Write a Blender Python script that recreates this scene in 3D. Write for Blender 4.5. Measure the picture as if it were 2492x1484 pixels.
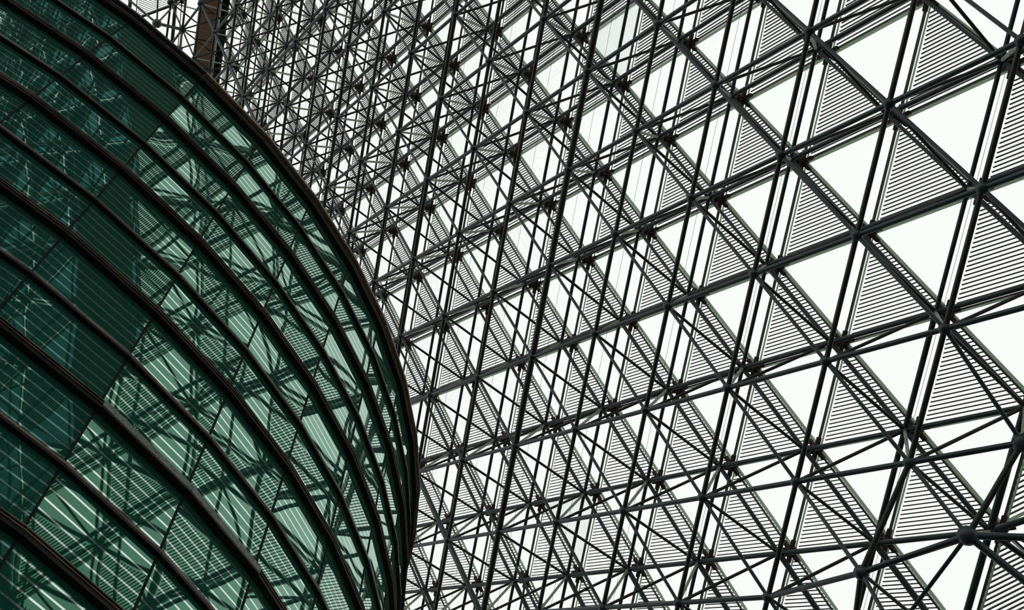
import bpy, bmesh, math, random
import numpy as np
from mathutils import Matrix, Vector

for o in list(bpy.data.objects): bpy.data.objects.remove(o)
scene = bpy.context.scene
COL = scene.collection
rng = random.Random(7)

# ------------------------------------------------------------------ camera
FPX, W, H = 2435.0, 2492, 1484
AX, AY = -0.533, 1.5854
UP = np.array([math.sin(AX)*math.cos(AY), math.sin(AX)*math.sin(AY), math.cos(AX)])  # world up seen by the camera (x right, y down, z ahead)
FWD = np.array([0, 0, 1.0]); Yw = FWD - FWD.dot(UP)*UP; Yw /= np.linalg.norm(Yw)
Xw = np.cross(Yw, UP)
C2W = np.stack([Xw, Yw, UP])                    # rows: world axes in camera coordinates
CAM = np.array([0, 0, 1.6])
def w(p): return C2W @ np.asarray(p, float) + CAM      # camera coordinates -> world
def wd(d): return C2W @ np.asarray(d, float)
cam_data = bpy.data.cameras.new('camera')
cam_data.sensor_width = 36; cam_data.lens = FPX / W * 36
cam_data.clip_end = 500; cam_data.clip_start = .1
cam = bpy.data.objects.new('camera', cam_data); COL.objects.link(cam)
cr, cu, cb = wd((1, 0, 0)), wd((0, -1, 0)), wd((0, 0, -1))
cam.matrix_world = Matrix(((cr[0], cu[0], cb[0], CAM[0]), (cr[1], cu[1], cb[1], CAM[1]), (cr[2], cu[2], cb[2], CAM[2]), (0, 0, 0, 1)))
scene.camera = cam
# ------------------------------------------------------------------ overcast sky and exposure
world = bpy.data.worlds.new('overcast_sky'); scene.world = world; world.use_nodes = True
bg = world.node_tree.nodes['Background']
bg.inputs[0].default_value = (.985, 1.0, .98, 1); bg.inputs[1].default_value = 1.0
scene.view_settings.view_transform = 'Standard'; scene.view_settings.look = 'None'
scene.view_settings.exposure = 0; scene.view_settings.gamma = 1
scene.view_settings.use_curve_mapping = False

# ------------------------------------------------------------------ materials
def mat(name):
    m = bpy.data.materials.new(name); m.use_nodes = True
    nt = m.node_tree; nt.nodes.clear()
    out = nt.nodes.new('ShaderNodeOutputMaterial')
    return m, nt, out
def N(nt, t, **kw):
    n = nt.nodes.new(t)
    for k, v in kw.items():
        if k.startswith('i_'): n.inputs[k[2:].replace('_', ' ')].default_value = v
        else: setattr(n, k, v)
    return n
def painted(name, c1, c2, rough=.45, scale=6.0, c3=None, spec=.5, metal=0.0, bump=0.0, lo=.4, hi=.62, ends=None):
    m, nt, out = mat(name); L = nt.links.new
    b = N(nt, 'ShaderNodeBsdfPrincipled'); b.inputs['Roughness'].default_value = rough
    b.inputs['Metallic'].default_value = metal; b.inputs['Specular IOR Level'].default_value = spec
    tc = N(nt, 'ShaderNodeTexCoord'); geo = N(nt, 'ShaderNodeNewGeometry')
    n1 = N(nt, 'ShaderNodeTexNoise'); n1.inputs['Scale'].default_value = scale; n1.inputs['Detail'].default_value = 5
    L(geo.outputs['Position'], n1.inputs['Vector'])
    r = N(nt, 'ShaderNodeValToRGB'); e = r.color_ramp.elements
    e[0].position = lo; e[0].color = (*c1, 1); e[1].position = hi; e[1].color = (*c2, 1)
    L(n1.outputs['Fac'], r.inputs[0]); col = r.outputs[0]
    if c3:
        n2 = N(nt, 'ShaderNodeTexNoise'); n2.inputs['Scale'].default_value = scale*3.7; n2.inputs['Detail'].default_value = 8
        L(geo.outputs['Position'], n2.inputs['Vector'])
        r2 = N(nt, 'ShaderNodeValToRGB'); r2.color_ramp.elements[0].position = .56; r2.color_ramp.elements[1].position = .68
        L(n2.outputs['Fac'], r2.inputs[0])
        mx = N(nt, 'ShaderNodeMix', data_type='RGBA'); L(r2.outputs[0], mx.inputs[0]); L(col, mx.inputs[6]); mx.inputs[7].default_value = (*c3, 1)
        col = mx.outputs[2]
    if ends:                                       # rust creeping in from both ends of a member (local x runs 0..1)
        sx = N(nt, 'ShaderNodeSeparateXYZ'); L(tc.outputs['Object'], sx.inputs[0])
        a = N(nt, 'ShaderNodeMath', operation='SUBTRACT'); L(sx.outputs[0], a.inputs[0]); a.inputs[1].default_value = .5
        ab = N(nt, 'ShaderNodeMath', operation='ABSOLUTE'); L(a.outputs[0], ab.inputs[0])
        ad = N(nt, 'ShaderNodeMath', operation='MULTIPLY_ADD'); L(n1.outputs['Fac'], ad.inputs[0]); ad.inputs[1].default_value = .3; L(ab.outputs[0], ad.inputs[2])
        r3 = N(nt, 'ShaderNodeValToRGB'); r3.color_ramp.elements[0].position = .53; r3.color_ramp.elements[1].position = .57
        L(ad.outputs[0], r3.inputs[0])
        mx = N(nt, 'ShaderNodeMix', data_type='RGBA'); L(r3.outputs[0], mx.inputs[0]); L(col, mx.inputs[6]); mx.inputs[7].default_value = (*ends, 1)
        col = mx.outputs[2]
    L(col, b.inputs['Base Color'])
    if bump:
        bp = N(nt, 'ShaderNodeBump'); bp.inputs['Strength'].default_value = bump; bp.inputs['Distance'].default_value = .01
        L(n1.outputs['Fac'], bp.inputs['Height']); L(bp.outputs[0], b.inputs['Normal'])
    L(b.outputs[0], out.inputs[0]); return m

M_STEEL = painted('slate_blue_painted_steel', (.010, .022, .026), (.020, .037, .042), .4, 2.2, (.022, .020, .015), spec=.4)
M_STEEL2 = painted('brown_black_painted_steel', (.014, .018, .015), (.026, .031, .026), .45, 2.2, (.026, .020, .014), spec=.35)
M_WEB = painted('dark_bronze_painted_steel', (.015, .017, .013), (.024, .026, .020), .5, 3)
M_GREEN = painted('pale_green_primer_steel', (.20, .24, .165), (.27, .30, .21), .5, 3, (.09, .075, .045))
M_GREEN2 = painted('deep_green_primer_steel', (.035, .06, .045), (.05, .08, .06), .5, 3)
M_RUST = painted('rusted_iron', (.018, .010, .007), (.05, .022, .010), .85, 9)
M_MULL = painted('olive_bronze_mullion', (.030, .030, .020), (.045, .042, .028), .55, 4, ends=(.085, .030, .010))
M_CAP = painted('pale_green_aluminium', (.20, .27, .21), (.27, .34, .27), .45, 3, ends=(.10, .045, .018))
def green_bar():
    m, nt, out = mat('pale_green_edge_strip'); L = nt.links.new
    d = N(nt, 'ShaderNodeBsdfDiffuse'); d.inputs[0].default_value = (.42, .50, .40, 1)
    t = N(nt, 'ShaderNodeBsdfTranslucent'); t.inputs[0].default_value = (.62, .74, .60, 1)
    mx = N(nt, 'ShaderNodeMixShader'); mx.inputs[0].default_value = .55; L(d.outputs[0], mx.inputs[1]); L(t.outputs[0], mx.inputs[2])
    L(mx.outputs[0], out.inputs[0]); return m
M_CAP = green_bar()
M_SLAT = painted('dark_grey_louvre_slat', (.030, .030, .027), (.045, .043, .040), .5, 5)
M_CABLE = painted('black_wire', (.01, .01, .01), (.015, .015, .015), .6, 5)
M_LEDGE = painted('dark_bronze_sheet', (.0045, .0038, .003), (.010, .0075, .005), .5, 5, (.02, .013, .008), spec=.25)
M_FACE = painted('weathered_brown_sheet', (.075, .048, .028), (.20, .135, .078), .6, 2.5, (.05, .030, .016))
M_PLATE = painted('scuffed_grey_green_plate', (.10, .12, .095), (.16, .18, .15), .55, 7, (.05, .022, .012))
M_COPE = painted('tan_coping_sheet', (.20, .145, .085), (.34, .26, .17), .6, 3, (.16, .10, .055))
M_BLACK = painted('black_joint_seal', (.004, .006, .004), (.008, .01, .006), .7, 5, spec=.15)
M_CORE = painted('dark_green_inner_wall', (.004, .010, .008), (.008, .016, .012), .8, 2)
M_BROWN = painted('brown_cladding_sheet', (.36, .20, .12), (.40, .225, .135), .55, 1.5)
M_DARKCLAD = painted('dark_grey_green_cladding', (.020, .030, .024), (.030, .040, .032), .7, 1.5, spec=.2)
M_COPE2 = painted('dark_grey_coping_sheet', (.035, .042, .040), (.055, .062, .058), .6, 3)
M_WHITE = painted('white_edge_trim', (.85, .85, .82), (.9, .9, .87), .6, 3)
M_FLOOR = painted('dark_stone_floor', (.035, .035, .033), (.05, .05, .047), .5, 1)
M_ROOF = painted('grey_roof_deck', (.10, .10, .10), (.14, .14, .13), .8, 1)

def glass(name, dust=0.0, tint=(.985, .995, .985, 1)):
    m, nt, out = mat(name); L = nt.links.new
    t = N(nt, 'ShaderNodeBsdfTransparent'); t.inputs[0].default_value = tint
    g = N(nt, 'ShaderNodeBsdfGlossy'); g.inputs['Roughness'].default_value = .03; g.inputs[0].default_value = (.9, 1, .93, 1)
    fr = N(nt, 'ShaderNodeFresnel'); fr.inputs[0].default_value = 1.3
    fm = N(nt, 'ShaderNodeMath', operation='MULTIPLY'); fm.inputs[1].default_value = .05; L(fr.outputs[0], fm.inputs[0])
    mx = N(nt, 'ShaderNodeMixShader'); L(fm.outputs[0], mx.inputs[0]); L(t.outputs[0], mx.inputs[1]); L(g.outputs[0], mx.inputs[2])
    sh = mx
    if dust:
        d = N(nt, 'ShaderNodeBsdfTranslucent'); d.inputs[0].default_value = (.78, .84, .82, 1)
        geo = N(nt, 'ShaderNodeNewGeometry'); n = N(nt, 'ShaderNodeTexNoise'); n.inputs['Scale'].default_value = 14; n.inputs['Detail'].default_value = 9
        n.inputs['Roughness'].default_value = .8
        L(geo.outputs['Position'], n.inputs['Vector'])
        mp = N(nt, 'ShaderNodeMapRange'); mp.inputs[1].default_value = .3; mp.inputs[2].default_value = .7; mp.inputs[3].default_value = dust*.25; mp.inputs[4].default_value = dust
        L(n.outputs['Fac'], mp.inputs[0])
        sh = N(nt, 'ShaderNodeMixShader'); L(mp.outputs[0], sh.inputs[0]); L(mx.outputs[0], sh.inputs[1]); L(d.outputs[0], sh.inputs[2])
    L(sh.outputs[0], out.inputs[0]); return m
M_GLASS = glass('clear_glass'); M_DIMSKYGLASS = glass('dim_sky_tint_glass', 0, (.30, .43, .47, 1)); M_DUSTY = glass('dusty_glass', .38)  # upper facet's glass colour carries a dimmer, bluer sky for the drum reflections

PANE_H, STRIPES = .93, 7
def drum_glass():
    """green coated mirror glass with thin bright metal lines printed along it"""
    m, nt, out = mat('green_mirror_glass_with_lines'); L = nt.links.new
    tc = N(nt, 'ShaderNodeTexCoord'); oi = N(nt, 'ShaderNodeObjectInfo'); sx = N(nt, 'ShaderNodeSeparateXYZ'); L(tc.outputs['Object'], sx.inputs[0])
    a = N(nt, 'ShaderNodeMath', operation='MULTIPLY_ADD'); L(sx.outputs[1], a.inputs[0]); a.inputs[1].default_value = STRIPES/PANE_H; a.inputs[2].default_value = .5
    fr = N(nt, 'ShaderNodeMath', operation='FRACT'); L(a.outputs[0], fr.inputs[0])
    s1 = N(nt, 'ShaderNodeMath', operation='SUBTRACT'); L(fr.outputs[0], s1.inputs[0]); s1.inputs[1].default_value = .5
    s2 = N(nt, 'ShaderNodeMath', operation='ABSOLUTE'); L(s1.outputs[0], s2.inputs[0])
    st = N(nt, 'ShaderNodeMath', operation='LESS_THAN'); L(s2.outputs[0], st.inputs[0]); st.inputs[1].default_value = .085
    # slow bow of the panes
    geo = N(nt, 'ShaderNodeNewGeometry'); n = N(nt, 'ShaderNodeTexNoise'); n.inputs['Scale'].default_value = .9; n.inputs['Detail'].default_value = 1
    L(geo.outputs['Position'], n.inputs['Vector'])
    bp = N(nt, 'ShaderNodeBump'); bp.inputs['Strength'].default_value = 1; bp.inputs['Distance'].default_value = .0035
    L(n.outputs['Fac'], bp.inputs['Height'])
    # reflectance of the coating: green when seen square on, white at a grazing angle
    lw = N(nt, 'ShaderNodeLayerWeight'); lw.inputs['Blend'].default_value = .5; L(bp.outputs[0], lw.inputs['Normal'])
    cc = N(nt, 'ShaderNodeCombineColor')
    for ch, base, ex in ((0, .040, 3.5), (1, .090, 2.6), (2, .062, 3.0)):
        pw = N(nt, 'ShaderNodeMath', operation='POWER'); L(lw.outputs['Facing'], pw.inputs[0]); pw.inputs[1].default_value = ex
        ma = N(nt, 'ShaderNodeMath', operation='MULTIPLY_ADD'); L(pw.outputs[0], ma.inputs[0]); ma.inputs[1].default_value = 1-base; ma.inputs[2].default_value = base
        L(ma.outputs[0], cc.inputs[ch])
    g = N(nt, 'ShaderNodeBsdfGlossy'); g.inputs['Roughness'].default_value = .012; L(cc.outputs[0], g.inputs[0]); L(bp.outputs[0], g.inputs['Normal'])
    d = N(nt, 'ShaderNodeBsdfDiffuse'); d.inputs[0].default_value = (.008, .050, .034, 1)
    mx = N(nt, 'ShaderNodeAddShader'); L(g.outputs[0], mx.inputs[0]); L(d.outputs[0], mx.inputs[1])
    w1 = N(nt, 'ShaderNodeBsdfPrincipled'); w1.inputs['Metallic'].default_value = 1; w1.inputs['Roughness'].default_value = .03
    w1.inputs['Base Color'].default_value = (.85, .93, .88, 1); L(bp.outputs[0], w1.inputs['Normal'])
    w2 = N(nt, 'ShaderNodeBsdfDiffuse'); w2.inputs[0].default_value = (.25, .36, .34, 1)
    wm = N(nt, 'ShaderNodeMixShader'); wm.inputs[0].default_value = .22; L(w1.outputs[0], wm.inputs[1]); L(w2.outputs[0], wm.inputs[2])
    f = N(nt, 'ShaderNodeMixShader'); L(st.outputs[0], f.inputs[0]); L(mx.outputs[0], f.inputs[1]); L(wm.outputs[0], f.inputs[2])
    L(f.outputs[0], out.inputs[0]); return m
M_PANE = drum_glass()

# ------------------------------------------------------------------ helpers
def tag(o, label=None, cat=None, kind=None, group=None):
    if label: o['label'] = label
    if cat: o['category'] = cat
    if kind: o['kind'] = kind
    if group: o['group'] = group
    return o
def empty(name, loc):
    o = bpy.data.objects.new(name, None); COL.objects.link(o); o.location = Vector(loc); o.empty_display_size = .3
    return o
def mesh(name, V, F, mats, fm=None, smooth=False):
    m = bpy.data.meshes.new(name); m.from_pydata([tuple(v) for v in V], [], [tuple(f) for f in F])
    for x in (mats if isinstance(mats, (list, tuple)) else [mats]): m.materials.append(x)
    if fm is not None: m.polygons.foreach_set('material_index', fm)
    if smooth: m.polygons.foreach_set('use_smooth', [True]*len(m.polygons))
    m.update(); return m
BOXF = [(0, 1, 3, 2), (4, 6, 7, 5), (0, 4, 5, 1), (2, 3, 7, 6), (0, 2, 6, 4), (1, 5, 7, 3)]
def boxv(x0, x1, y0, y1, z0, z1):
    return [(x, y, z) for x in (x0, x1) for y in (y0, y1) for z in (z0, z1)]
def boxes(bl):
    V, F = [], []
    for b in bl:
        n = len(V); V += boxv(*b); F += [tuple(i+n for i in f) for f in BOXF]
    return V, F
def tube_geo(sides=10, ends=.6, t=.03):
    V, F = [], []
    for x, r in ((0, ends), (t, 1), (1-t, 1), (1, ends)):
        for i in range(sides):
            a = 2*math.pi*i/sides; V.append((x, r*math.cos(a), r*math.sin(a)))
    for k in range(3):
        for i in range(sides):
            j = (i+1) % sides; F.append((k*sides+i, k*sides+j, (k+1)*sides+j, (k+1)*sides+i))
    F.append(tuple(range(sides-1, -1, -1))); F.append(tuple(range(3*sides, 4*sides)))
    return V, F
def ball_geo(nu=16, nv=10):
    V, F = [(0, 0, 1)], []
    for j in range(1, nv):
        t = math.pi*j/nv
        for i in range(nu):
            a = 2*math.pi*i/nu; V.append((math.sin(t)*math.cos(a), math.sin(t)*math.sin(a), math.cos(t)))
    V.append((0, 0, -1))
    for i in range(nu): F.append((0, 1+i, 1+(i+1) % nu))
    for j in range(nv-2):
        for i in range(nu):
            a = 1+j*nu+i; b = 1+j*nu+(i+1) % nu; F.append((a, a+nu, b+nu, b))
    o = 1+(nv-2)*nu
    for i in range(nu): F.append((o+(i+1) % nu, o+i, len(V)-1))
    return V, F

def along(p, q, ry, rz, up=None):
    """4x4 that puts the unit member (x 0..1, y and z radius 1) between two points"""
    p, q = np.asarray(p, float), np.asarray(q, float); x = q-p; l = np.linalg.norm(x); x = x/l
    up = np.array([.13, .31, .94]) if up is None else np.asarray(up, float)
    z = up-up.dot(x)*x; z /= np.linalg.norm(z); y = np.cross(z, x)
    A = np.eye(4); A[:3, 0] = x*l; A[:3, 1] = y*ry; A[:3, 2] = z*rz; A[:3, 3] = p; return A
def topix(P):
    c = C2W.T @ (np.asarray(P)-CAM)
    if c[2] < .5: return None
    return c[0]/c[2]*FPX+W/2, c[1]/c[2]*FPX+H/2, c[2]
# ---- drum data (needed for visibility tests)
R = 12.0
DC = w(np.array([-1.1653, .4244, 1.4254])*R)        # axis at the level of ledge 4
hd = wd((math.cos(AX)*math.cos(AY), math.cos(AX)*math.sin(AY), -math.sin(AX))); gd = np.cross(np.array([0, 0, 1.0]), hd)
PH0, DPH, DZ = -2.4273, .1131, .0777*R
ZTOP = DC[2]+4*DZ
def hidden_by_drum(P):
    d = np.asarray(P)-CAM; A = d[0]**2+d[1]**2; ox, oy = CAM[0]-DC[0], CAM[1]-DC[1]
    B = 2*(d[0]*ox+d[1]*oy); Cc = ox*ox+oy*oy-R*R; D = B*B-4*A*Cc
    if D <= 0: return False
    for k in ((-B-math.sqrt(D))/2/A, (-B+math.sqrt(D))/2/A):
        if 0 < k < 1 and CAM[2]+k*d[2] < ZTOP: return True
    return False

class Kit:
    """collects alike pieces of one thing: the ones that show in the photograph become parts, the rest one joined part"""
    def __init__(s, parent, limit=300): s.parent = parent; s.items = {}; s.limit = limit
    def add(s, name, geo, m, A, pts, size, keep=True, shared=None, smooth=False, label=None):
        s.items.setdefault(name, []).append((geo, m, A, pts, size, keep, smooth, label))
    def build(s):
        base = np.array(s.parent.location); cache = {}
        for name, L in s.items.items():
            sc = []
            for it in L:
                geo, m, A, pts, size, keep, smooth, label = it; best = 0
                if keep:
                    a, b = np.asarray(pts[0]), np.asarray(pts[-1])
                    for t in (.05, .3, .5, .7, .95):
                        P = a+(b-a)*t; u = topix(P)
                        if u and -5 < u[0] < W+5 and -5 < u[1] < H+5 and not hidden_by_drum(P): best = max(best, size/u[2])
                sc.append(best)
            order = sorted(range(len(L)), key=lambda i: -sc[i])
            ind = [i for i in order[:s.limit] if sc[i] > 0]; indset = set(ind)
            for i in ind:
                geo, m, A, pts, size, keep, smooth, label = L[i]
                key = (name, id(geo), m.name)
                if key not in cache: cache[key] = mesh(name, geo[0], geo[1], m, smooth=smooth)
                o = bpy.data.objects.new(name, cache[key]); COL.objects.link(o); o.parent = s.parent
                B = A.copy(); B[:3, 3] -= base; o.matrix_local = Matrix(B.tolist())
                if label: o['label'] = label
            rest = [i for i in range(len(L)) if i not in indset]
            if rest:
                Vs, Fs, fm, mats, n = [], [], [], [], 0
                sm = L[rest[0]][6]
                for i in rest:
                    geo, m, A = L[i][:3]
                    if m not in mats: mats.append(m)
                    V = np.asarray(geo[0]) @ A[:3, :3].T + A[:3, 3]-base
                    Vs.append(V); Fs += [tuple(x+n for x in f) for f in geo[1]]; fm += [mats.index(m)]*len(geo[1]); n += len(V)
                o = bpy.data.objects.new(name, mesh(name+'s', np.concatenate(Vs), Fs, mats, fm, sm)); COL.objects.link(o); o.parent = s.parent
                o['kind'] = 'stuff'

# ------------------------------------------------------------------ ground
fl = bpy.data.objects.new('floor', mesh('floor', *boxes([(-150, 150, -150, 150, -.3, 0)]), M_FLOOR)); COL.objects.link(fl)
tag(fl, 'dark stone floor far below the glass roof', None, 'structure')

# ------------------------------------------------------------------ glazed facade with space frame
A_ = 2.45                                        # node spacing
MR = np.array([[.6024, .1381, .7861], [-.2703, .962, .0382], [-.751, -.2355, .6169]])
u_, s_, v_ = np.linalg.svd(MR); MR = u_ @ v_
EX, EY, EN = wd(MR[:, 0]), wd(MR[:, 1]), wd(MR[:, 2])     # along the rows, up the columns, outward
ORG = w(np.array([2.56918, -3.16462, 7.85974])*A_)
ER = -.5*EX+math.sqrt(3)/2*EY
DOUT, DGL = .884, 1.075
def inner(r, c): return OVR.get((r, c), ORG+A_*(c*EX+r*ER))
def unpix(x, y, z): return w(((x-W/2)/FPX*z, (y-H/2)/FPX*z, z))
OVR = {}
for k, px, z in (((6, 2), (2096, 1393), 7.2), ((6, 3), (2355, 1303), 6.75), ((5, 3), (2488, 1077), 6.75), ((7, 3), (2190, 1560), 6.6)):
    OVR[k] = unpix(px[0], px[1], z*A_)
OFF = .5*EX-math.sqrt(3)/6*EY
def outer(r, c): return ORG+A_*(c*EX+r*ER+OFF+DOUT*EN)
def glaz(r, c): return ORG+A_*(c*EX+r*ER+OFF+DGL*EN)

R0, R1, C0, C1 = -12, 9, -18, 2
TUBE = tube_geo(); TUBE6 = tube_geo(6, 1, .02); BALL = ball_geo()
def basis(ex, ey, en, P, s=1.0):
    A = np.eye(4); A[:3, 0] = ex*s; A[:3, 1] = ey*s; A[:3, 2] = en*s; A[:3, 3] = P; return A
def star_geo():
    V, F = [], []
    n = 10
    for z in (-.10, .03):
        for i in range(n):
            a = 2*math.pi*i/n; V.append((.042*math.cos(a), .042*math.sin(a), z))
    for i in range(n): j = (i+1) % n; F.append((i, j, n+j, n+i))
    F.append(tuple(range(n-1, -1, -1))); F.append(tuple(range(n, 2*n)))
    for k in range(6):
        a = math.pi*k/3; c, s = math.cos(a), math.sin(a); o = len(V)
        for (x, y, z) in boxv(.03, .11, -.016, .016, -.03, .005): V.append((x*c-y*s, x*s+y*c, z))
        F += [tuple(i+o for i in f) for f in BOXF]
    return [(x*A_, y*A_, z*A_) for x, y, z in V], F
STAR = star_geo()
CUBE = boxes([(0, 1, -1, 1, -1, 1)])
def tri_pane():
    h = math.sqrt(3)/2; k = .03
    pts = [(0+k*1.73, 0+k), (1-k*1.73, 0+k), (.5, h-2*k)]
    V = [(x*A_, y*A_, z) for z in (-.012, .012) for x, y in pts]
    return V, [(0, 2, 1), (3, 4, 5), (0, 1, 4, 3), (1, 2, 5, 4), (2, 0, 3, 5)]
PANE = tri_pane()

def glazing(kit, g, nodes, ex, ey, en, keep=True, dusty=(), shared=(), gl=None, nsl=26, inset=.028):
    """mullions, brackets, panes and louvre slats between the nodes of one facet; louvres sit in every second triangle"""
    gl = gl or M_GLASS; S = set(nodes); shared = set(shared)      # shared: hinge nodes that belong to the neighbouring facet
    for (r, c) in nodes:
        P = g(r, c)
        if (r, c) not in shared: kit.add('bracket', STAR, M_RUST, basis(ex, ey, en, P), (P, P), .3, keep)
        for d in ((0, 1), (1, 0), (1, 1)):
            q = (r+d[0], c+d[1])
            if q in S and not ((r, c) in shared and q in shared):
                Q = g(*q)
                kit.add('mullion', CUBE, M_MULL, along(P-en*.005*A_, Q-en*.005*A_, (.009 if d == (1, 0) else .008)*A_, (.011 if d == (1, 0) else .007)*A_, en), (P, Q), .06, keep)
                wb = .007 if d == (1, 0) else .0145
                kit.add('glazing_bar', CUBE, M_CAP, along(P+en*.05*A_, Q+en*.05*A_, wb*A_, .004*A_, en), (P, Q), .06, keep)
        if (r, c+1) in S and (r+1, c+1) in S:
            T = (P+g(r, c+1)+g(r+1, c+1))/3
            kit.add('pane', PANE, M_DUSTY if (r, c) in dusty else gl, basis(ex, ey, en, P+en*.012*A_), (T, T), 1, keep,
                    label='dusty glass pane' if (r, c) in dusty else None)
        if (r+1, c) in S and (r+1, c+1) in S:
            Q = g(r+1, c); T = (P+Q+g(r+1, c+1))/3
            B = basis(-ex, -ey, en, g(r+1, c+1)+en*.012*A_)          # the same triangle turned half round
            kit.add('pane', PANE, gl, B, (T, T), .9, keep)
            for k in range(1, nsl):
                t = k/nsl
                a = P+(Q-P)*t+en*.055*A_; b = a+ex*A_*t
                i = inset*A_*min(1, t*3)
                a2, b2 = a+ex*i, b-ex*i
                if t < .08: continue
                kit.add('slat', CUBE, M_SLAT, along(a2, b2, .0052*A_, .006*A_, en), (a2, b2), t, keep)

CG0 = -19
gnodes = [(r, c) for r in range(R0, R1+1) for c in range(CG0, C1+1) if r >= c]
GS = set(gnodes)
wall = empty('wall_right', (0, 0, 0)); tag(wall, 'sloping glass roof wall of triangular panes, every second one louvred', None, 'structure')
kw = Kit(wall)
glazing(kw, glaz, gnodes, EX, EY, EN, dusty={(-1, -5), (5, -4)})
kw.build()

frame = empty('space_frame', (float(inner(9, -3)[0]), float(inner(9, -3)[1]), 0))
tag(frame, 'slate blue steel tube space frame with ball joints under the sloping glass', 'space frame')
kf = Kit(frame)
def tube(kit, name, p, q, r, m, keep=True, geo=None): kit.add(name, geo or TUBE, m, along(p, q, r, r), (p, q), r, keep, smooth=True)
for r in range(R0, R1+1):
    for c in range(C0, C1+2):
        if r < c: continue
        P = inner(r, c); big = (r, c) in ((6, 3), (5, 3)) or (r <= -7 and c <= r-9 and c >= r-10)
        kf.add('ball_node', BALL, M_STEEL, basis(EX, EY, EN, P, (.07 if big else .056 if (r, c) == (6, 2) else .047)*A_), (P, P), .1, smooth=True)
        for d, rad in (((0, 1), .0215), ((1, 0), .0215), ((1, 1), .0155)):
            q = (r+d[0], c+d[1])
            if q[0] > R1 or q[1] > C1+1 or q[0] < q[1]: continue
            if c == C1+1 and d != (1, 0): continue
            if (r, c) == (6, 3): continue
            if d == (1, 0) and c == -3: rad = .034
            if d == (1, 0) and c in (-6, -9): rad = .026
            if d == (1, 1) and c-r == -9: rad = .026
            tube(kf, 'inner_chord', P, inner(*q), rad*A_, M_STEEL2 if d == (1, 0) else M_STEEL)
        for dr, dc in ((0, 0), (0, -1), (1, 0)):
            q = (r+dr, c+dc)
            if q in GS:
                tube(kf, 'web_strut', P, outer(*q), (.0145 if dc else .0145)*A_, M_GREEN if dc else M_WEB)
for (r, c) in gnodes:
    P = outer(r, c)
    kf.add('hub_node', BALL, M_STEEL, basis(EX, EY, EN, P, .036*A_), (P, P), .1, smooth=True)
    tube(kf, 'standoff', P, glaz(r, c)-EN*.05*A_, .02*A_, M_GREEN2)
    for d, rad in (((0, 1), .027 if r < 0 else .022), ((1, 0), .028 if c == 2 else .024 if c == 1 and r > 3 else .019), ((1, 1), .0165 if r < 3 else .021 if r < 6 else .027)):
        q = (r+d[0], c+d[1])
        if q in GS: tube(kf, 'outer_chord', P, outer(*q), rad*A_, M_STEEL)
for c in range(CG0, C1+1):                        # thin wires strung half way between the two layers
    rt = max(R0, c)
    p = (inner(rt, c)+outer(rt, c-1))/2; q = (ORG+A_*(c*EX+R1*ER)+outer(R1, c-1))/2
    kf.add('stay_wire', TUBE6, M_CABLE, along(p, q, .0016*A_, .0016*A_), (p, q), .02)
# members that leave the big end ball towards the next facet
b63 = inner(6, 3)
for px, z, rad in (((2640, 1312), 6.6, .026), ((2640, 1530), 6.3, .026), ((2180, 1535), 7.2, .0145)):
    tube(kf, 'inner_chord', b63, unpix(px[0], px[1], z*A_), rad*A_, M_STEEL)

# ---- the next facet, folded outwards along the last column
TF = math.radians(68)
PERP = (EX+.5*ER)/(math.sqrt(3)/2)
EX3 = -.5*ER+math.sqrt(3)/2*(PERP*math.cos(TF)+EN*math.sin(TF)); EY3 = (ER+.5*EX3)/(math.sqrt(3)/2); EN3 = np.cross(EX3, EY3)
def glaz3(r, k): return glaz(r, C1)+A_*k*EX3
def outer3(r, k): return glaz3(r, k)-EN3*.19*A_
def inner3(r, k): return glaz3(r, k)-A_*(.5*EX3-math.sqrt(3)/6*EY3)-EN3*DGL*A_
wall3 = empty('wall_front', (0, 0, 0)); tag(wall3, 'glass facet folding away at the lower right corner', None, 'structure')
n3 = [(r, k) for r in range(C1, R1+1) for k in range(0, 8)]
k3 = Kit(wall3); glazing(k3, glaz3, n3, EX3, EY3, EN3, shared=[(r, 0) for r in range(C1, R1+1)], nsl=19, inset=.07)
k3.build()
kf3 = kf
for (r, k) in n3:
    P = outer3(r, k)
    if k > 0:
        kf3.add('hub_node', BALL, M_STEEL, basis(EX, EY, EN, P, .036*A_), (P, P), .1, smooth=True)
        tube(kf3, 'standoff', P, glaz3(r, k)-EN3*.05*A_, .02*A_, M_GREEN2)
    else: P = outer3(r, 0)+(outer(r, C1)-outer3(r, 0))
    for d, rad in (((0, 1), .0265), ((1, 0), .022), ((1, 1), .0235)):
        q = (r+d[0], k+d[1])
        if q[0] <= R1 and q[1] < 8 and not (k == 0 and d == (1, 0)): tube(kf3, 'outer_chord', P, outer3(*q), rad*A_, M_STEEL)
    if k >= 1:
        I = inner3(r, k)
        kf3.add('ball_node', BALL, M_STEEL, basis(EX, EY, EN, I, .042*A_), (I, I), .1, smooth=True)
        for d, rad in (((0, 1), .0245), ((1, 0), .0215), ((1, 1), .017)):
            q = (r+d[0], k+d[1])
            if q[0] <= R1 and q[1] < 8: tube(kf3, 'inner_chord', I, inner3(*q), rad*A_, M_STEEL)
        for dr, dk in ((0, 0), (0, -1), (1, 0)):
            q = (r+dr, k+dk)
            if q[0] <= R1: tube(kf3, 'web_strut', I, outer3(*q), .013*A_, M_WEB)

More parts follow.
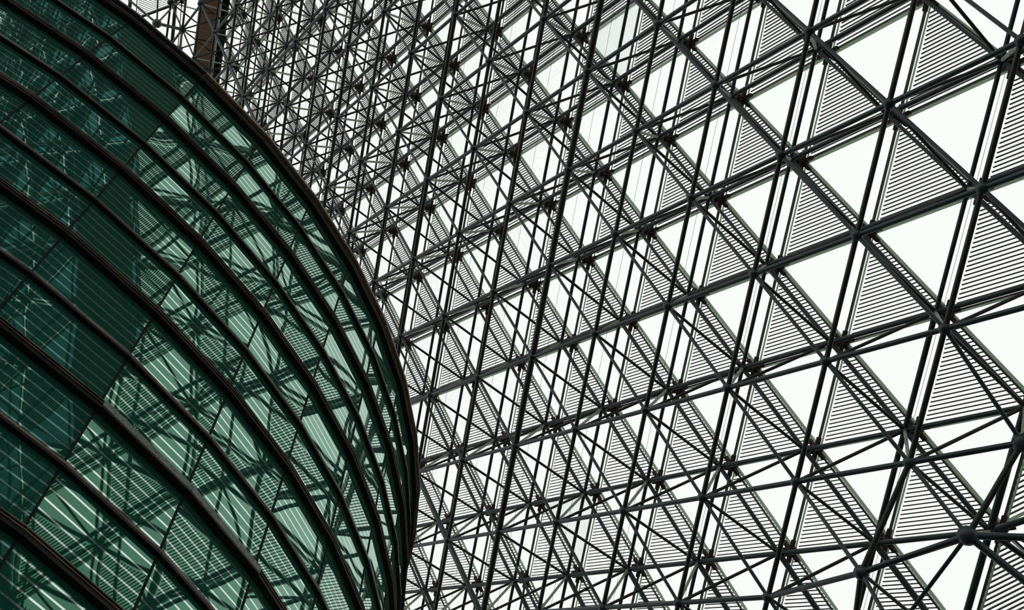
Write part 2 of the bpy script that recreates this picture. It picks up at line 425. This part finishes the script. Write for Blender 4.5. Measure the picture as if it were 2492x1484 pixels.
# ---- the upper facet, folded outwards above the picture along a slanting line of nodes
T4 = math.radians(10)
D3 = EX+ER; Q4 = (EX-.5*D3)/(math.sqrt(3)/2)
EX4 = .5*D3+math.sqrt(3)/2*(Q4*math.cos(T4)+EN*math.sin(T4)); ER4 = D3-EX4; EY4 = (ER4+.5*EX4)/(math.sqrt(3)/2); EN4 = np.cross(EX4, EY4)
def glaz4(r, c): return glaz(0, 0)+A_*(c*EX4+r*ER4)
def outer4(r, c): return glaz4(r, c)-EN4*.19*A_
def inner4(r, c): return glaz4(r, c)-A_*(.5*EX4-math.sqrt(3)/6*EY4)-EN4*DGL*A_
wall4 = empty('ceiling', (0, 0, 0)); tag(wall4, 'upper glass facet folding back above the sloping glass wall', None, 'structure')
n4 = [(r, r+k) for r in range(-20, 3) for k in range(0, 17)]
S4 = set(n4)
k4 = Kit(wall4); glazing(k4, glaz4, n4, EX4, EY4, EN4, keep=False, shared=[(r, r) for r in range(-20, 3)], gl=M_DIMSKYGLASS)
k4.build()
for (r, c) in n4:
    k = c-r
    P = outer4(r, c) if k else outer(r, c)
    if k: kf.add('hub_node', BALL, M_STEEL, basis(EX, EY, EN, P, .036*A_), (P, P), .1, False, smooth=True)
    for d, rad in (((0, 1), .022), ((1, 0), .019), ((1, 1), .0165)):
        q = (r+d[0], c+d[1])
        if q in S4 and not (k == 0 and q[0] == q[1]): tube(kf, 'outer_chord', P, outer4(*q) if q[1] > q[0] else outer(*q), rad*A_, M_STEEL, False)
    if k >= 2:
        I = inner4(r, c)
        kf.add('ball_node', BALL, M_STEEL, basis(EX, EY, EN, I, .045*A_), (I, I), .1, False, smooth=True)
        for d, rad in (((0, 1), .0215), ((1, 0), .0215), ((1, 1), .0155)):
            q = (r+d[0], c+d[1])
            if q in S4 and q[1]-q[0] >= 2: tube(kf, 'inner_chord', I, inner4(*q), rad*A_, M_STEEL, False)
        for dr, dc in ((0, 0), (0, -1), (1, 0)):
            q = (r+dr, c+dc)
            if q in S4: tube(kf, 'web_strut', I, outer4(*q), .0145*A_, M_WEB, False)
# dark clad beam that runs along this fold
def fold_beam():
    p0, p1 = glaz(2, 2), glaz(-20, -20); root = empty('beam', p0); tag(root, 'wide dark clad beam along the upper fold of the glass roof', 'beam')
    ln = np.linalg.norm(p1-p0); n = 24
    A = basis(D3*-1, np.cross(EN, -D3), EN, p0); A[:3, 3] -= np.array(root.location)
    sgn = 1 if A[:3, 1].dot(Q4) > 0 else -1
    for i in range(n):
        x0, x1 = ln*i/n+.01, ln*(i+1)/n-.01
        y0, y1 = sorted((sgn*-.1*A_, sgn*.6*A_))
        o = bpy.data.objects.new('cladding_panel', mesh('cladding_panel', *boxes([(x0, x1, y0, y1, -.42*A_, -.30*A_)]), M_DARKCLAD)); COL.objects.link(o)
        o.parent = root; o.matrix_local = Matrix(A.tolist())
fold_beam()

# ---- the facet beyond the brown pillar, facing the camera
Z2 = 20.6*A_
g0 = unpix(427, 10, Z2)
vd = (g0-CAM)/np.linalg.norm(g0-CAM)
e2 = unpix(417, 128, Z2)-g0; e2 -= e2.dot(vd)*vd; e2 /= np.linalg.norm(e2)
pr = np.cross(vd, e2); pr = pr if pr.dot(wd((1, 0, 0))) > 0 else -pr
EX2 = -.5*e2+math.sqrt(3)/2*pr; EY2 = (e2+.5*EX2)/(math.sqrt(3)/2); EN2 = np.cross(EX2, EY2)
A2 = A_
def glaz2(r, k): return g0+A2*(k*EX2+r*e2)+EN2*.24*A_+EX2*.14*A_
def outer2(r, k): return g0+A2*(k*EX2+r*e2)
wall2 = empty('wall_back', (0, 0, 0)); tag(wall2, 'far glass facet left of the brown pillar', None, 'structure')
n2 = [(r, k) for r in range(-4, 4) for k in range(-3, 1) if r+k > -6]
k2 = Kit(wall2); glazing(k2, glaz2, n2, EX2, EY2, EN2); k2.build()
kf2 = kf
for (r, k) in n2:
    P = outer2(r, k)
    kf2.add('hub_node', BALL, M_STEEL, basis(EX, EY, EN, P, .045*A_), (P, P), .1, smooth=True)
    tube(kf2, 'standoff', P, glaz2(r, k), .02*A_, M_GREEN2)
    for d, rad in (((0, 1), .026), ((1, 0), .036), ((1, 1), .026)):
        q = (r+d[0], k+d[1])
        if q in n2: tube(kf2, 'outer_chord', P, outer2(*q), rad*A_, M_STEEL)
bA = unpix(382, 57, 18.6*A_); bB = inner(-7, -17)
kf2.add('ball_node', BALL, M_GREEN2, basis(EX, EY, EN, bA, .085*A_), (bA, bA), .2, smooth=True)
tube(kf2, 'inner_chord', bA, bB, .03*A_, M_GREEN2)
for Q, rad in ((outer2(0, 0), .018), (unpix(300, -12, 19*A_), .022), (unpix(386, -60, 18.6*A_), .015)):
    tube(kf2, 'web_strut', bA, Q, rad*A_, M_WEB)
for Q, rad in ((unpix(456, -40, 18.4*A_), .018), (unpix(440, 118, 18.6*A_), .014)):
    tube(kf2, 'web_strut', bB, Q, rad*A_, M_WEB)
kf.build()

# ---- brown clad pillar at the fold
def pillar():
    e = ER; up = vd-vd.dot(e)*e; up /= np.linalg.norm(up); side = np.cross(up, e); side = side if side.dot(wd((1, 0, 0))) > 0 else -side
    zc = 19.7*A_; P0 = unpix(508, 60, zc)
    base = P0+e*4.2*A_
    root = empty('pillar', base); tag(root, 'brown panel clad pillar at the fold of the glass, with a white edge', 'pillar')
    k = zc/FPX
    B = basis(side, e, up, P0)
    def part(name, x0, x1, y0, y1, z0, z1, m):
        V, F = boxes([(x0*k, x1*k, y0*A_, y1*A_, z0*A_, z1*A_)])
        o = bpy.data.objects.new(name, mesh(name, V, F, m)); COL.objects.link(o); o.parent = root
        C = B.copy(); C[:3, 3] -= np.array(root.location); o.matrix_local = Matrix(C.tolist())
    part('core', -25, 22, -4, 4.2, .05, .5, M_BLACK)
    y = -4.0
    while y < 4.1:
        part('cladding_panel', -26.5, 20.5, y+.006, y+.53, 0, .5, M_BROWN); y += .54
    part('edge_trim', 20.5, 24.5, -4, 4.2, -.06, .5, M_WHITE)
    part('shadow_gap_panel', 24.5, 40, -4, 4.2, .12, .5, M_BLACK)
pillar()

# ------------------------------------------------------------------ round drum building
drum = empty('rotunda', (float(DC[0]), float(DC[1]), 0))
tag(drum, 'round drum building of dark green mirror glass with brown ledges', 'building')
RP = R-.075                                     # face of the panes
J0, J1, NF, NALL = -4, 13, 17, 55
def polar(ph, rad, z): return DC*np.array([1, 1, 0])+rad*(math.cos(ph)*hd+math.sin(ph)*gd)+np.array([0, 0, z])
def seg_frame(j, rad, z):
    """frame at the middle of side j: x along the wall, y up, z out"""
    ph = PH0+DPH*(j+.5); out = math.cos(ph)*hd+math.sin(ph)*gd; tan = np.cross(np.array([0, 0, 1.0]), out)
    A = np.eye(4); A[:3, 0] = tan; A[:3, 1] = (0, 0, 1); A[:3, 2] = out
    A[:3, 3] = DC*np.array([1, 1, 0])+out*rad*math.cos(DPH/2)+np.array([0, 0, z]); return A
def prism(bl):
    """lengths of sheet mitred to the next side: (y0,y1,z0,z1,matindex) profiles measured out from the pane face"""
    V, F, fm = [], [], []
    for (y0, y1, z0, z1, mi) in bl:
        n = len(V)
        for sx in (-1, 1):
            for y in (y0, y1):
                for z in (z0, z1): V.append((sx*((RP+z)*math.sin(DPH/2)-.003), y, z*math.cos(DPH/2)))
        F += [tuple(i+n for i in f) for f in BOXF]; fm += [mi]*6
    return V, F, fm
def ledge_mesh(kind):
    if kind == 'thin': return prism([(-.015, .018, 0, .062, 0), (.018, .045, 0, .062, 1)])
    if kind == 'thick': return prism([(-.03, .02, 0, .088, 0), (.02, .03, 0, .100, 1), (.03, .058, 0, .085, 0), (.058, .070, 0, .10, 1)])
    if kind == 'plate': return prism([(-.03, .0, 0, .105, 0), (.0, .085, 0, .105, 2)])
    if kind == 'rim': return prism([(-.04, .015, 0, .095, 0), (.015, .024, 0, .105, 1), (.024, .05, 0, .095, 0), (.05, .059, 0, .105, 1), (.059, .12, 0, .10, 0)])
LM = {k: ledge_mesh(k) for k in ('thin', 'thick', 'plate', 'rim')}
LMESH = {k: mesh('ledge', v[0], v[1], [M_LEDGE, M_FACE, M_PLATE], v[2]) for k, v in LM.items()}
hw = RP*math.sin(DPH/2)-.012
PG = boxes([(-hw, hw, .01, DZ-.01, -.02, 0)]); PMESH = mesh('pane', PG[0], PG[1], M_PANE)
JG = boxes([(-.011, .011, 0, DZ, -.03, .012)]); JMESH = mesh('joint_strip', JG[0], JG[1], M_BLACK)
CP = prism([(.12, .175, -.1, .15, 0)]); CMESH = mesh('coping', CP[0], CP[1], M_COPE); CMESH2 = mesh('coping', CP[0], CP[1], M_COPE2)
def put(name, me, A, label=None):
    o = bpy.data.objects.new(name, me); COL.objects.link(o); o.parent = drum
    B = A.copy(); B[:3, 3] -= np.array(drum.location); o.matrix_local = Matrix(B.tolist())
    if label: o['label'] = label
rest = {}
def stash(name, geo, mats, A):
    rest.setdefault(name, ([], [], [], mats)); V, F, fm, _ = rest[name]
    n = sum(len(v) for v in V); V.append(np.asarray(geo[0]) @ A[:3, :3].T + A[:3, 3]-np.array(drum.location))
    F += [tuple(x+n for x in f) for f in geo[1]]; fm += geo[2] if len(geo) > 2 else [0]*len(geo[1])
NB = int(ZTOP/DZ)
for j in range(J0, J0+NALL+1):
    near = j < J1
    for i in range(0, NB+1):
        z = ZTOP-i*DZ
        kind = 'rim' if i == 0 else 'thin' if i % 2 else 'plate' if (i == 8 and j in (2, 3)) else 'thick'
        A = seg_frame(j, RP, z)
        if near and i < NF: put('ledge', LMESH[kind], A, 'scuffed grey green ledge plate' if kind == 'plate' else None)
        else: stash('ledge', LM[kind], [M_LEDGE, M_FACE, M_PLATE], A)
        A = seg_frame(j, RP, z-DZ); 
        if i == NB: continue
        if near and i < NF-1: put('pane', PMESH, A)
        else: stash('pane', PG, [M_PANE], A)
        ph = PH0+DPH*j; out = math.cos(ph)*hd+math.sin(ph)*gd; tan = np.cross(np.array([0, 0, 1.0]), out)
        B = np.eye(4); B[:3, 0] = tan; B[:3, 1] = (0, 0, 1); B[:3, 2] = out; B[:3, 3] = polar(ph, RP, z-DZ)
        if near and i < NF-1: put('joint_strip', JMESH, B)
        else: stash('joint_strip', JG, [M_BLACK], B)
    A = seg_frame(j, RP, ZTOP)
    if near: put('coping', CMESH if j > 0 else CMESH2, A)
    else: stash('coping', CP, [M_COPE], A)
for name, (V, F, fm, mats) in rest.items():
    o = bpy.data.objects.new(name, mesh(name+'s', np.concatenate(V), F, mats, fm)); COL.objects.link(o); o.parent = drum; o['kind'] = 'stuff'
def cyl(name, rad, z0, z1, m, n=96):
    V = [(rad*math.cos(2*math.pi*i/n), rad*math.sin(2*math.pi*i/n), z) for z in (z0, z1) for i in range(n)]
    F = [(i, (i+1) % n, n+(i+1) % n, n+i) for i in range(n)]+[tuple(range(n-1, -1, -1)), tuple(range(n, 2*n))]
    o = bpy.data.objects.new(name, mesh(name, V, F, m)); COL.objects.link(o); o.parent = drum
cyl('inner_wall', RP-.12, 0, ZTOP+.1, M_CORE)
cyl('roof_deck', RP-.15, ZTOP+.1, ZTOP+.15, M_ROOF)
